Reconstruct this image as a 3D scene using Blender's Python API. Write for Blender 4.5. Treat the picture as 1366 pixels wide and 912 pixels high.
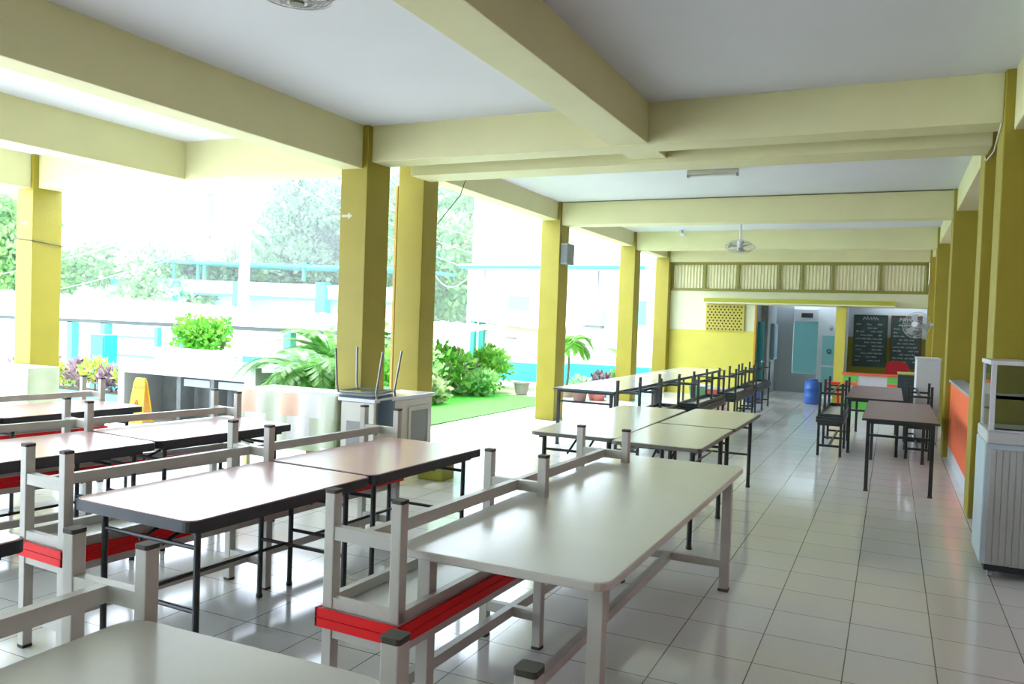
import bpy, math, random
from mathutils import Vector, Matrix
PI = math.pi
C = bpy.context.scene.collection
S = bpy.context.scene
for o in list(bpy.data.objects): bpy.data.objects.remove(o)

# ------------------------------------------------------------------ camera
F_PX = 1069.85; YAW = math.radians(-25.3117); PIT = math.radians(-1.5313); ROL = math.radians(2.0390)
CAM = Vector((0, 0, 1.6))
fw = Vector((math.sin(YAW)*math.cos(PIT), math.cos(YAW)*math.cos(PIT), math.sin(PIT)))
rt = Vector((math.cos(YAW), -math.sin(YAW), 0)); up = rt.cross(fw)
c_, s_ = math.cos(ROL), math.sin(ROL)
rt, up = c_*rt + s_*up, -s_*rt + c_*up
cd = bpy.data.cameras.new('camera'); cam = bpy.data.objects.new('camera', cd); C.objects.link(cam)
M = Matrix((rt, up, -fw)).transposed().to_4x4(); M.translation = CAM
cam.matrix_world = M
cd.sensor_width = 36; cd.sensor_fit = 'HORIZONTAL'; cd.lens = 36*F_PX/1366; cd.clip_start = .05; cd.clip_end = 400
S.camera = cam

# ------------------------------------------------------------------ light and exposure
w = bpy.data.worlds.new('sky'); S.world = w; w.use_nodes = True
nt = w.node_tree; nt.nodes.clear()
wo = nt.nodes.new('ShaderNodeOutputWorld'); bg = nt.nodes.new('ShaderNodeBackground')
bg.inputs[0].default_value = (.87, 1, 1.2, 1); bg.inputs[1].default_value = 2.1
nt.links.new(bg.outputs[0], wo.inputs[0])
sd = bpy.data.lights.new('sun', 'SUN'); sun = bpy.data.objects.new('sun', sd); C.objects.link(sun)
sd.energy = 1.6; sd.angle = math.radians(8); sd.color = (1, 1, 1.02)
sun.rotation_euler = (math.radians(-16), math.radians(-20), 0)
S.view_settings.view_transform = 'Standard'; S.view_settings.look = 'None'
S.view_settings.exposure = 1.88; S.view_settings.gamma = 1; S.view_settings.use_curve_mapping = False

# ------------------------------------------------------------------ materials
def lin(c):
    return tuple(((x/255)/12.92 if x/255 <= .04045 else ((x/255+.055)/1.055)**2.4) for x in c)
MATS = {}
def mat(name, rgb, rough=.6, metal=0, spec=.5, noise=0, scale=6, coat=0, crough=.12, alpha=1, trans=0, bump=0, bscale=40):
    if name in MATS: return MATS[name]
    m = bpy.data.materials.new(name); m.use_nodes = True; n = m.node_tree.nodes; l = m.node_tree.links
    b = n['Principled BSDF']; c = lin(rgb)
    b.inputs['Base Color'].default_value = (*c, 1); b.inputs['Roughness'].default_value = rough
    b.inputs['Metallic'].default_value = metal; b.inputs['Specular IOR Level'].default_value = spec
    b.inputs['Coat Weight'].default_value = coat; b.inputs['Coat Roughness'].default_value = crough
    b.inputs['Transmission Weight'].default_value = trans; b.inputs['Alpha'].default_value = alpha
    if noise or bump:
        tc = n.new('ShaderNodeTexCoord')
    if noise:
        t = n.new('ShaderNodeTexNoise'); t.inputs['Scale'].default_value = scale; t.inputs['Detail'].default_value = 5
        r = n.new('ShaderNodeValToRGB'); r.color_ramp.elements[0].position = .3; r.color_ramp.elements[1].position = .7
        r.color_ramp.elements[0].color = (*[x*(1-noise) for x in c], 1); r.color_ramp.elements[1].color = (*[min(1, x*(1+noise)) for x in c], 1)
        l.new(tc.outputs['Object'], t.inputs['Vector']); l.new(t.outputs['Fac'], r.inputs[0]); l.new(r.outputs[0], b.inputs['Base Color'])
    if bump:
        t2 = n.new('ShaderNodeTexNoise'); t2.inputs['Scale'].default_value = bscale; t2.inputs['Detail'].default_value = 4
        bp = n.new('ShaderNodeBump'); bp.inputs['Strength'].default_value = bump; bp.inputs['Distance'].default_value = .01
        l.new(tc.outputs['Object'], t2.inputs['Vector']); l.new(t2.outputs['Fac'], bp.inputs['Height']); l.new(bp.outputs[0], b.inputs['Normal'])
    MATS[name] = m; return m
def leafmat(name, a, b_, rough=.5):
    if name in MATS: return MATS[name]
    m = bpy.data.materials.new(name); m.use_nodes = True; n = m.node_tree.nodes; l = m.node_tree.links
    b = n['Principled BSDF']; g = n.new('ShaderNodeNewGeometry'); r = n.new('ShaderNodeValToRGB')
    r.color_ramp.elements[0].color = (*lin(a), 1); r.color_ramp.elements[1].color = (*lin(b_), 1)
    l.new(g.outputs['Random Per Island'], r.inputs[0]); l.new(r.outputs[0], b.inputs['Base Color'])
    b.inputs['Roughness'].default_value = rough
    tr_ = n.new('ShaderNodeBsdfTranslucent'); mx = n.new('ShaderNodeMixShader'); mx.inputs[0].default_value = .5
    l.new(r.outputs[0], tr_.inputs[0]); l.new(b.outputs[0], mx.inputs[1]); l.new(tr_.outputs[0], mx.inputs[2]); l.new(mx.outputs[0], n['Material Output'].inputs[0])
    MATS[name] = m; return m
olive = mat('olive_paint', (150, 138, 34), .55, noise=.05, scale=3, bump=.15)
cream = mat('cream_paint', (214, 212, 162), .6, noise=.03, scale=2, bump=.12)
white = mat('ceiling_white', (214, 217, 219), .8, noise=.02, scale=1.5)
yellow = mat('yellow_wall', (208, 200, 84), .6, noise=.04, scale=2)
palew = mat('pale_wall', (220, 224, 186), .6, noise=.03, scale=2)
frame = mat('beige_steel', (190, 188, 178), .35, metal=.0, noise=.05, scale=9)
capm = mat('grey_cap', (62, 58, 48), .6)
blk = mat('black_steel', (34, 40, 42), .4)
dark = mat('dark_edge', (38, 44, 48), .45)
redm = mat('red_edge', (232, 6, 14), .45, spec=.3)
ply = mat('seat_laminate', (216, 218, 214), .3, noise=.03)
greyl = mat('grey_laminate', (206, 204, 194), .28, noise=.02, scale=4, coat=.4)
redl = mat('rose_laminate', (250, 200, 200), .32, noise=.03, scale=30, coat=1, spec=.8, crough=.2)
brownl = mat('brown_laminate', (142, 112, 116), .3, noise=.12, scale=14)
whitel = mat('white_laminate', (232, 234, 238), .2, coat=.6)
cyan = mat('cyan_paint', (60, 205, 215), .5, noise=.05)
teal = mat('teal_paint', (70, 170, 155), .5)
tealdk = mat('dark_teal', (0, 120, 130), .5)
extw = mat('exterior_white', (240, 242, 240), .7)
extc = mat('exterior_beige', (228, 216, 204), .7)
conc = mat('concrete', (206, 200, 190), .8, noise=.08, scale=3, bump=.3)
greyc = mat('grey_render', (150, 158, 160), .7, noise=.1, scale=4)
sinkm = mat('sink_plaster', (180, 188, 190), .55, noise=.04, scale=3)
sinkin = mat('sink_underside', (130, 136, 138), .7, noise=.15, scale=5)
chrome = mat('chrome', (180, 184, 186), .2, metal=1)
orange = mat('orange_paint', (240, 110, 60), .5, noise=.04)
green = mat('green_paint', (110, 205, 90), .5)
wht = mat('white_paint', (205, 207, 210), .5)
grm = mat('grey_plastic', (150, 156, 158), .5)
paleb = mat('pale_blue_panel', (176, 192, 196), .4)
ribm = mat('ribbed_panel', (172, 176, 170), .45)
barkm = mat('bark', (120, 110, 90), .9, noise=.2, scale=10)
glassm = mat('clear_glass', (235, 245, 245), .03, trans=1, spec=.5)

def tile_mat():
    m = bpy.data.materials.new('floor_tile'); m.use_nodes = True; n = m.node_tree.nodes; l = m.node_tree.links
    b = n['Principled BSDF']; tc = n.new('ShaderNodeTexCoord'); mp = n.new('ShaderNodeMapping')
    mp.inputs['Location'].default_value = (.14, -.27, 0)
    br = n.new('ShaderNodeTexBrick'); br.offset = 0; br.squash = 1
    br.inputs['Scale'].default_value = 1; br.inputs['Brick Width'].default_value = .4; br.inputs['Row Height'].default_value = .41
    br.inputs['Mortar Size'].default_value = .0032; br.inputs['Mortar Smooth'].default_value = .2
    br.inputs['Color1'].default_value = (*lin((241, 241, 236)), 1); br.inputs['Color2'].default_value = (*lin((236, 237, 232)), 1)
    br.inputs['Mortar'].default_value = (*lin((120, 118, 108)), 1)
    no = n.new('ShaderNodeTexNoise'); no.inputs['Scale'].default_value = 1.3; no.inputs['Detail'].default_value = 6
    mx = n.new('ShaderNodeMix'); mx.data_type = 'RGBA'; mx.blend_type = 'MULTIPLY'; mx.inputs[0].default_value = .12
    l.new(tc.outputs['Object'], mp.inputs[0]); l.new(mp.outputs[0], br.inputs[0]); l.new(tc.outputs['Object'], no.inputs[0])
    l.new(br.outputs[0], mx.inputs[6]); l.new(no.outputs['Color'], mx.inputs[7]); l.new(mx.outputs[2], b.inputs['Base Color'])
    mr = n.new('ShaderNodeMapRange'); mr.inputs['To Min'].default_value = .07; mr.inputs['To Max'].default_value = .17
    l.new(no.outputs['Fac'], mr.inputs[0]); l.new(mr.outputs[0], b.inputs['Roughness'])
    bp = n.new('ShaderNodeBump'); bp.inputs['Strength'].default_value = .25; bp.inputs['Distance'].default_value = .002; bp.invert = True
    l.new(br.outputs['Fac'], bp.inputs['Height']); l.new(bp.outputs[0], b.inputs['Normal'])
    b.inputs['Specular IOR Level'].default_value = .8
    return m
tile = tile_mat()

def cloth_mat():
    m = bpy.data.materials.new('patchwork_cloth'); m.use_nodes = True; n = m.node_tree.nodes; l = m.node_tree.links
    b = n['Principled BSDF']; tc = n.new('ShaderNodeTexCoord'); mp = n.new('ShaderNodeMapping')
    mp.inputs['Rotation'].default_value = (PI/2, 0, 0); mp.inputs['Location'].default_value = (.1, .05, 0)
    ck = n.new('ShaderNodeTexBrick'); ck.offset = .5; ck.inputs['Scale'].default_value = 1
    ck.inputs['Brick Width'].default_value = .27; ck.inputs['Row Height'].default_value = .27; ck.inputs['Mortar Size'].default_value = .001
    ck.inputs['Color1'].default_value = (1, 1, 1, 1); ck.inputs['Color2'].default_value = (0, 0, 0, 1); ck.inputs['Bias'].default_value = 0
    r = n.new('ShaderNodeValToRGB'); r.color_ramp.interpolation = 'CONSTANT'
    cols = [(0, (196, 206, 178)), (.25, (226, 226, 220)), (.45, (232, 190, 160)), (.6, (206, 212, 200)), (.8, (182, 200, 160))]
    e = r.color_ramp.elements; e[0].color = (*lin(cols[0][1]), 1); e[1].position = .25; e[1].color = (*lin(cols[1][1]), 1)
    for p, cc in cols[2:]:
        q = e.new(p); q.color = (*lin(cc), 1)
    l.new(tc.outputs['Object'], mp.inputs[0]); l.new(mp.outputs[0], ck.inputs[0]); l.new(ck.outputs[0], r.inputs[0]); l.new(r.outputs[0], b.inputs['Base Color'])
    b.inputs['Roughness'].default_value = .35
    return m
clothm = cloth_mat()
def grass_mat():
    m = mat('lawn_green', (70, 176, 38), .8, noise=.22, scale=25, bump=.8, bscale=200); return m

# ------------------------------------------------------------------ mesh builder
class MB:
    def __init__(s): s.v = []; s.f = []; s.m = []; s.mi = 0
    def add(s, vs, fs, mi=None):
        k = len(s.v); s.v += [tuple(v) for v in vs]; s.f += [tuple(i+k for i in f) for f in fs]
        s.m += [s.mi if mi is None else mi]*len(fs); return s
    def box(s, x0, x1, y0, y1, z0, z1, mi=None):
        x0, x1 = min(x0, x1), max(x0, x1); y0, y1 = min(y0, y1), max(y0, y1); z0, z1 = min(z0, z1), max(z0, z1)
        v = [(x, y, z) for z in (z0, z1) for x, y in ((x0, y0), (x1, y0), (x1, y1), (x0, y1))]
        return s.add(v, [(3, 2, 1, 0), (4, 5, 6, 7), (0, 1, 5, 4), (1, 2, 6, 5), (2, 3, 7, 6), (3, 0, 4, 7)], mi)
    def bar(s, a, b, w, h=None, mi=None):            # rectangular bar between two points
        a, b = Vector(a), Vector(b); h = h or w; d = (b-a).normalized()
        u = Vector((0, 0, 1)) if abs(d.z) < .9 else Vector((0, 1, 0))
        r = d.cross(u).normalized()*w/2; u = r.cross(d).normalized()*h/2
        v = [p+q for p in (a, b) for q in (-r-u, r-u, r+u, -r+u)]
        return s.add(v, [(0, 1, 2, 3), (7, 6, 5, 4), (1, 0, 4, 5), (2, 1, 5, 6), (3, 2, 6, 7), (0, 3, 7, 4)], mi)
    def tube(s, pts, r, n=8, mi=None, r1=None):
        pts = [Vector(p) for p in pts]; vs = []; N = len(pts); pu = None
        for i, p in enumerate(pts):
            d = (pts[min(i+1, N-1)]-pts[max(i-1, 0)]).normalized()
            if pu is None: pu = Vector((0, 0, 1)) if abs(d.z) < .9 else Vector((0, 1, 0))
            a = d.cross(pu).normalized(); u = a.cross(d).normalized(); pu = u
            rr = r if r1 is None else r+(r1-r)*i/max(1, N-1)
            for k in range(n):
                t = 2*PI*k/n; vs.append(p+a*rr*math.cos(t)+u*rr*math.sin(t))
        fs = [(i*n+k, i*n+(k+1) % n, (i+1)*n+(k+1) % n, (i+1)*n+k) for i in range(N-1) for k in range(n)]
        fs += [tuple(range(n-1, -1, -1)), tuple((N-1)*n+k for k in range(n))]
        return s.add(vs, fs, mi)
    def prism(s, poly, z0, z1, mi=None):
        n = len(poly); v = [(x, y, z0) for x, y in poly]+[(x, y, z1) for x, y in poly]
        return s.add(v, [tuple(range(n-1, -1, -1)), tuple(range(n, 2*n))]+[(i, (i+1) % n, n+(i+1) % n, n+i) for i in range(n)], mi)
    def lathe(s, prof, n=20, cx=0, cy=0, mi=None):
        v = [(cx+r*math.cos(2*PI*k/n), cy+r*math.sin(2*PI*k/n), z) for r, z in prof for k in range(n)]
        f = [(i*n+k, i*n+(k+1) % n, (i+1)*n+(k+1) % n, (i+1)*n+k) for i in range(len(prof)-1) for k in range(n)]
        f += [tuple(range(n-1, -1, -1)), tuple((len(prof)-1)*n+k for k in range(n))]
        return s.add(v, f, mi)
    def torus(s, c, R, r, ax=(0, 0, 1), n=28, k=5, mi=None):
        ax = Vector(ax).normalized(); a = ax.orthogonal().normalized(); b = ax.cross(a); c = Vector(c); vs = []
        for i in range(n):
            t = 2*PI*i/n; d = a*math.cos(t)+b*math.sin(t)
            for j in range(k):
                q = 2*PI*j/k; vs.append(c+d*(R+r*math.cos(q))+ax*r*math.sin(q))
        return s.add(vs, [(i*k+j, ((i+1) % n)*k+j, ((i+1) % n)*k+(j+1) % k, i*k+(j+1) % k) for i in range(n) for j in range(k)], mi)
    def build(s, name, mats, parent=None, bevel=0, smooth=False, loc=None):
        me = bpy.data.meshes.new(name); me.from_pydata(s.v, [], s.f)
        ms = mats if isinstance(mats, (list, tuple)) else [mats]
        for q in ms: me.materials.append(q)
        me.polygons.foreach_set('material_index', s.m)
        if smooth: me.polygons.foreach_set('use_smooth', [True]*len(s.f))
        me.update()
        o = bpy.data.objects.new(name, me); C.objects.link(o)
        if parent: o.parent = parent
        if loc: o.location = loc
        if bevel:
            b = o.modifiers.new('b', 'BEVEL'); b.width = bevel; b.segments = 2; b.limit_method = 'ANGLE'
        return o
def rrect(x0, x1, y0, y1, r, n=5):
    p = []
    for cx, cy, a in ((x1-r, y1-r, 0), (x0+r, y1-r, 90), (x0+r, y0+r, 180), (x1-r, y0+r, 270)):
        for i in range(n+1):
            t = math.radians(a+90*i/n); p.append((cx+r*math.cos(t), cy+r*math.sin(t)))
    return p
def tag(o, label=None, cat=None, group=None, kind=None):
    if label: o['label'] = label
    if cat: o['category'] = cat
    if group: o['group'] = group
    if kind: o['kind'] = kind
    return o
def empty(name, loc=(0, 0, 0), rz=0, label=None, cat=None, group=None):
    o = bpy.data.objects.new(name, None); C.objects.link(o); o.location = loc; o.rotation_euler = (0, 0, rz)
    return tag(o, label, cat, group)
def copy_tree(o, parent=None):
    c = o.copy(); C.objects.link(c); c.parent = parent
    for ch in list(o.children): copy_tree(ch, c)
    return c
def struct(name, mb, m, label=None, bevel=0):
    o = mb.build(name, m, bevel=bevel); o['kind'] = 'structure'
    if label: o['label'] = label
    return o

# ------------------------------------------------------------------ building shell
struct('floor', MB().box(-10.75, 3, -5, 7.75, -.12, 0).box(-5.75, 3, 7.75, 22.2, -.12, 0), tile, 'glossy off-white square floor tiles of the open hall')
struct('ceiling', MB().box(-10.55, 3, -5, 7.2, 3.54, 3.85).box(-5.3, 3, 7.2, 19.45, 3.54, 3.85), white, 'flat white ceiling between cream beams')
struct('pavement', MB().box(-40, -10.75, -12, 9.5, -.2, -.06).box(-10.75, -5.75, 7.75, 9.0, -.2, -.015).box(-6.15, -5.75, 9.0, 17.9, -.2, -.015)
       .box(-7.5, -6.15, 15.6, 17.9, -.2, -.015).box(-10.6, -5.75, 17.9, 19.7, -.2, -.015).box(-12, -10.75, 9.5, 11, -.2, -.06), conc, 'pale concrete apron outside the columns')
struct('ground', MB().box(-90, 40, 11, 90, -1.2, -.9), mat('bare_ground', (190, 190, 165), .9, noise=.1), 'ground of the yard beyond the garden')
struct('garden_bed', MB().box(-12, -6.15, 9.0, 11.0, -.9, -.02).box(-12, -7.9, 11, 15.6, -.9, -.02).box(-7.9, -6.15, 11, 15.6, -.9, -.02).box(-10, -7.5, 15.6, 17.4, -.9, -.02), mat('soil', (120, 140, 80), .9, noise=.2), 'soil of the garden bed')
XL0, XL1, XR0, XR1 = -5.235, -4.905, .667, 1.0
cols = [('leftmost olive column beside the draped counter at the left edge', -10.5, -10.17, 6.78, 7.19, 3.54),
        ('thick olive column in front, nearest of the left row', XL0, XL1, 6.78, 7.19, 3.54),
        ('olive column standing just behind the thickest left column', -5.2, -4.86, 7.80, 8.12, 3.54),
        ('olive column with a grey speaker box on its side', XL0, XL1, 12.04, 12.45, 3.54),
        ('olive column between the speaker column and the back wall column', XL0, XL1, 16.23, 16.64, 3.54),
        ('olive column against the left end of the back wall', XL0, XL1, 19.05, 19.45, 3.54),
        ('nearest right olive column, behind the glass display case', XR0, XR1, 6.78, 7.19, 3.54),
        ('right olive column at the near end of the orange half wall', XR0, XR1, 8.10, 8.50, 3.54),
        ('right olive column at the far end of the orange half wall', XR0, XR1, 12.04, 12.45, 3.54),
        ('right olive column beyond the white cabinet', XR0, XR1, 16.23, 16.64, 3.54),
        ('right olive column at the right end of the back wall', XR0, XR1, 19.05, 19.45, 3.54)]
for lab, a, b, c0, d, h in cols:
    struct('column', MB().box(a, b, c0, d, 0, h), olive, lab, bevel=.008)
beams = [  # x0,x1,y0,y1,z0
    (-5.22, -4.97, -5, 6.78, 3.10), (.73, .98, -5, 6.78, 3.10), (-10.45, -10.22, -5, 6.78, 3.10), (-7.8, -7.54, -5, 6.86, 3.11),
    (-2.35, -2.0, -5, 7.52, 3.19), (-10.17, -5.235, 6.85, 7.17, 3.11), (-4.905, .667, 6.85, 7.15, 3.175), (-4.86, .667, 7.52, 7.92, 3.15),
    (-5.2, -4.95, 8.12, 12.04, 3.244), (-5.2, -4.95, 12.45, 16.23, 3.244), (-5.2, -4.95, 16.64, 19.05, 3.244),
    (.70, .95, 8.5, 12.04, 3.244), (.70, .95, 12.45, 16.23, 3.244), (.70, .95, 16.64, 19.05, 3.244),
    (-4.905, .667, 12.09, 12.42, 3.17), (-4.905, .667, 16.28, 16.6, 3.17), (-4.905, .667, 19.12, 19.45, 3.15)]
for a, b, c0, d, h in beams:
    struct('beam', MB().box(a, b, c0, d, h, 3.56), cream, bevel=.006)
# back wall with doorway and opening
wb = MB()
wb.box(-4.9, -2.9, 19.3, 19.45, 0, 1.54, 0); wb.box(-4.9, -2.9, 19.3, 19.45, 1.54, 2.16, 1)
wb.box(-4.9, .667, 19.3, 19.45, 2.16, 2.49, 1)
struct('wall_back', wb, [yellow, palew], 'back wall, yellow below and pale cream above')
struct('trim_1', MB().box(-4.0, .04, 18.85, 19.3, 2.17, 2.2, 1).box(-4.0, .04, 18.84, 19.3, 2.2, 2.29, 0), [mat('yg_paint', (170, 172, 50), .5), palew], 'yellow green ledge above the doorway')
struct('trim_2', MB().box(-1.14, -.93, 19.15, 19.45, 0, 2.16), yellow, 'yellow pillar right of the back doorway')
struct('trim_3', MB().box(-2.9, -2.86, 19.28, 19.47, 0, 2.16), mat('orange_trim', (196, 150, 40), .5), 'narrow ochre door jamb')
struct('wall_right', MB().box(3, 3.15, -5, 22.2, 0, 1.3, 1).box(3, 3.15, -5, 22.2, 1.3, 3.54, 0), [mat('pink_wall', (225, 190, 196), .6), mat('red_wall', (170, 28, 40), .6)], 'pink wall with red dado beyond the right columns')
struct('wall_light_block', MB().box(-6.5, 3, -5.15, -5, 0, 3.54), palew)  # unseen wall added behind the camera to keep light out
struct('wall_stall', MB().box(.73, .86, 8.5, 12.04, .17, 1.0, 0).box(.73, .86, 8.5, 12.04, 0, .17, 1).box(.71, .88, 8.5, 12.04, 1.0, 1.03, 2), [orange, wht, grm], 'orange half wall between the right columns')
# rooms behind the back wall
rw = MB()
rw.box(-3.05, -2.9, 19.45, 22, 0, 2.6, 0); rw.box(-2.9, -2.32, 22, 22.15, 0, 2.6, 0); rw.box(-1.72, .95, 22, 22.15, 1.5, 2.6, 1)
rw.box(-1.1, .95, 22, 22.15, 0, 1.5, 2); rw.box(-1.72, -1.1, 22, 22.15, 0, 1.5, 1); rw.box(-2.32, -1.72, 22, 22.15, 0, .5, 0); rw.box(-2.32, -1.72, 22, 22.15, 1.85, 2.6, 1)
rw.box(.8, .95, 19.45, 22, 0, 2.6, 1); rw.box(-1.12, -1.0, 19.5, 21.95, 0, 2.6, 1)
rw.box(-2.9, -2.75, 20.4, 22, 0, 2.6, 0)
struct('wall_annex', rw, [mat('annex_grey', (150, 158, 158), .5), mat('annex_white', (205, 212, 212), .6), mat('olive_dado', (150, 142, 40), .6)], 'grey and white walls of the rooms behind the doorway')
struct('ceiling_annex', MB().box(-3.05, .95, 19.45, 21.55, 2.6, 2.7).box(-1.12, -.4, 21.5, 22.2, 2.6, 2.7).box(-3.6, .95, 22.0, 23.9, 2.75, 2.85), wht)  # roof over the service area added to cut light; gap lets some in
struct('wall_service', MB().box(-3.6, -.6, 24.2, 24.3, -.1, 2.8), mat('teal_wall', (44, 96, 98), .6), 'teal wall seen through the small serving window')
struct('pavement', MB().box(-3.6, 0, 22.2, 24.3, -.12, -.01), conc)

# corrugated transom above the back wall
tr = empty('transom_screen', (-2.1, 19.3, 2.49), 0, 'long row of ribbed cream transom panels in olive framing above the back wall', 'screen')
def rel(mb, t): mb.v = [(x-t[0], y-t[1], z-t[2]) for x, y, z in mb.v]; return mb
T0 = (-2.1, 19.3, 2.49)
mull = [-4.875, -4.09, -3.31, -2.39, -1.89, -1.25, -.27, .635]
for i in range(7):
    m = MB(); x = mull[i]+.02; x1 = mull[i+1]-.02; st = .035
    n = int((x1-x)/st/2)*2; st = (x1-x)/n
    pts = []
    for k in range(n):
        yy = 19.362 if k % 2 else 19.33
        pts += [(x+k*st+st*.22, yy), (x+(k+1)*st-st*.22, yy)]
    vs = [(a, b, z) for z in (2.51, 3.13) for a, b in pts]; q = len(pts)
    m.add(vs, [(j, j+1, q+j+1, q+j) for j in range(q-1)])
    m.box(mull[i], mull[i+1], 19.4, 19.42, 2.5, 3.14)
    rel(m, T0).build('ribbed_panel', mat('transom_cream', (232, 230, 190), .6), tr)
ol2 = mat('olive_frame', (136, 134, 50), .5)
for z in (2.5, 3.125): rel(MB().box(-4.9, .66, 19.27, 19.33, z-.03, z+.03), T0).build('frame_rail', ol2, tr)
for x in mull: rel(MB().box(x-.025, x+.025, 19.28, 19.345, 2.52, 3.1), T0).build('mullion', ol2, tr)
# breeze block
bb = empty('breeze_block_panel', (-3.575, 19.3, 1.54), 0, 'square yellow perforated vent block panel high beside the doorway', 'vent panel')
rel(MB().box(-4.02, -3.13, 19.24, 19.299, 1.54, 2.16), (-3.575, 19.3, 1.54)).build('block_face', mat('block_yellow', (196, 184, 84), .7), bb)
m = MB()
for r in range(9):
    for k in range(10):
        x = -3.97+k*.086+(r % 2)*.043; z = 1.575+r*.066
        if x < -3.16: m.prism([(x-.016, 0), (x, -.0), (x+.016, 0)], 0, 0) if 0 else m.add([(x-.024, 19.233, z), (x, 19.233, z-.024), (x+.024, 19.233, z), (x, 19.233, z+.024), (x-.024, 19.24, z), (x, 19.24, z-.024), (x+.024, 19.24, z), (x, 19.24, z+.024)], [(0, 1, 2, 3), (0, 4, 5, 1), (1, 5, 6, 2), (2, 6, 7, 3), (3, 7, 4, 0)])
tag(rel(m, (-3.575, 19.3, 1.54)).build('perforations', mat('hole_dark', (60, 55, 20), .9), bb), kind='stuff')

# ------------------------------------------------------------------ furniture builders
def make_bench(L, wdt, leg, fr, seatm, edgem, name, legys, hh=.475, bar_z=.135, barh=.05):
    r = empty(name); sx = wdt/2-leg/2
    MB().box(-wdt/2-.012, wdt/2+.012, -L/2, L/2, hh-.03, hh-.0005).build('seat', seatm, r)
    e = MB(); o = wdt/2+.018; y = L/2+.014
    for a in ((-o, -o+.01, -y, y), (o-.01, o, -y, y), (-o, o, -y, -y+.012), (-o, o, y-.012, y)): e.box(*a, hh-.034, hh-.001)
    e.build('seat_edging', edgem, r)
    f = MB(); z0, z1 = hh-.075, hh-.034
    f.box(-wdt/2, -wdt/2+.03, -L/2+.01, L/2-.01, z0, z1).box(wdt/2-.03, wdt/2, -L/2+.01, L/2-.01, z0, z1)
    f.box(-wdt/2+.03, wdt/2-.03, -L/2+.01, -L/2+.04, z0, z1).box(-wdt/2+.03, wdt/2-.03, L/2-.04, L/2-.01, z0, z1)
    f.build('seat_frame', fr, r)
    for yy in legys:
        for s in (-1, 1):
            g = MB().box(s*sx-leg/2, s*sx+leg/2, yy-leg/2, yy+leg/2, .012, hh-.034).build('leg', fr, r, bevel=.004)
            q = leg/2+.002
            MB().prism(rrect(s*sx-q, s*sx+q, yy-q, yy+q, .008, 2), 0, .013).build('foot_cap', capm, g)
        MB().box(-sx+leg/2, sx-leg/2, yy-.022*leg/.055, yy+.022*leg/.055, bar_z, bar_z+barh).build('crossbar', fr, r)
    MB().box(-.02*leg/.05, .02*leg/.05, legys[0]+leg*.4, legys[-1]-leg*.4, bar_z+.001, bar_z+barh-.001).build('center_rail', fr, r)
    return r
def put(o, x, y, rz=0, label=None, cat=None, group=None, flip=None):
    o.location = (x, y, flip if flip else 0)
    o.rotation_euler = (PI, 0, -rz) if flip else (0, 0, rz)
    if flip: o.rotation_euler = (PI, 0, rz)
    return tag(o, label, cat, group)
# long beige benches with red edges, one upright and one upside down on it
BP = make_bench(2.445, .345, .045, frame, ply, redm, 'bench', (-1.195, 0, 1.195))
stacks = [(-1.655, 3.60, math.radians(-2.2), 'between the grey table and the near rose tables'),
          (-3.36, 3.58, math.radians(-4.2), 'just left of the near rose tables'),
          (-5.06, 3.72, math.radians(-9), 'left of the middle pair of rose tables'),
          (-6.76, 3.82, math.radians(-7), 'left of the farthest pale table'),
          (-1.98, .37, math.radians(0), 'in the bottom left corner by the nearest tabletop'),
          (-.74, .18, math.radians(0), 'at the bottom edge, right of the nearest tabletop')]
first = True
for x, y, a, where in stacks:
    for f in (0, 1):
        b = BP if first else copy_tree(BP); first = False
        lab = ('beige red edged bench standing upright, ' if not f else 'beige red edged bench upside down, ')+where
        put(b, x, y, a, lab, 'bench', 'stacked red edged benches', flip=.951 if f else None)
# black benches
seat2 = mat('pale_seat', (196, 200, 200), .3)
BB = make_bench(1.85, .30, .032, blk, seat2, dark, 'bench', (-.88, 0, .88), hh=.47, bar_z=.12, barh=.028)
bstacks = [(-2.72, 9.88, math.radians(-1), 'nearest in the far left row'),
           (-2.50, 11.95, math.radians(-.5), 'second in the far left row'),
           (-2.40, 14.3, math.radians(-.5), 'third in the far left row'),
           (-2.42, 16.6, 0, 'last in the far left row, near the yellow wall'),
           (-.67, 11.95, 0, 'left of the far brown table in the right aisle'),
           (.36, 12.4, 0, 'right of the far brown table by the orange wall')]
first = True
for x, y, a, where in bstacks:
    for f in (0, 1):
        b = BB if first else copy_tree(BB); first = False
        lab = ('black bench standing upright, ' if not f else 'black bench upside down on top, ')+where
        put(b, x, y, a, lab, 'bench', 'stacked black benches', flip=.941 if f else None)

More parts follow.
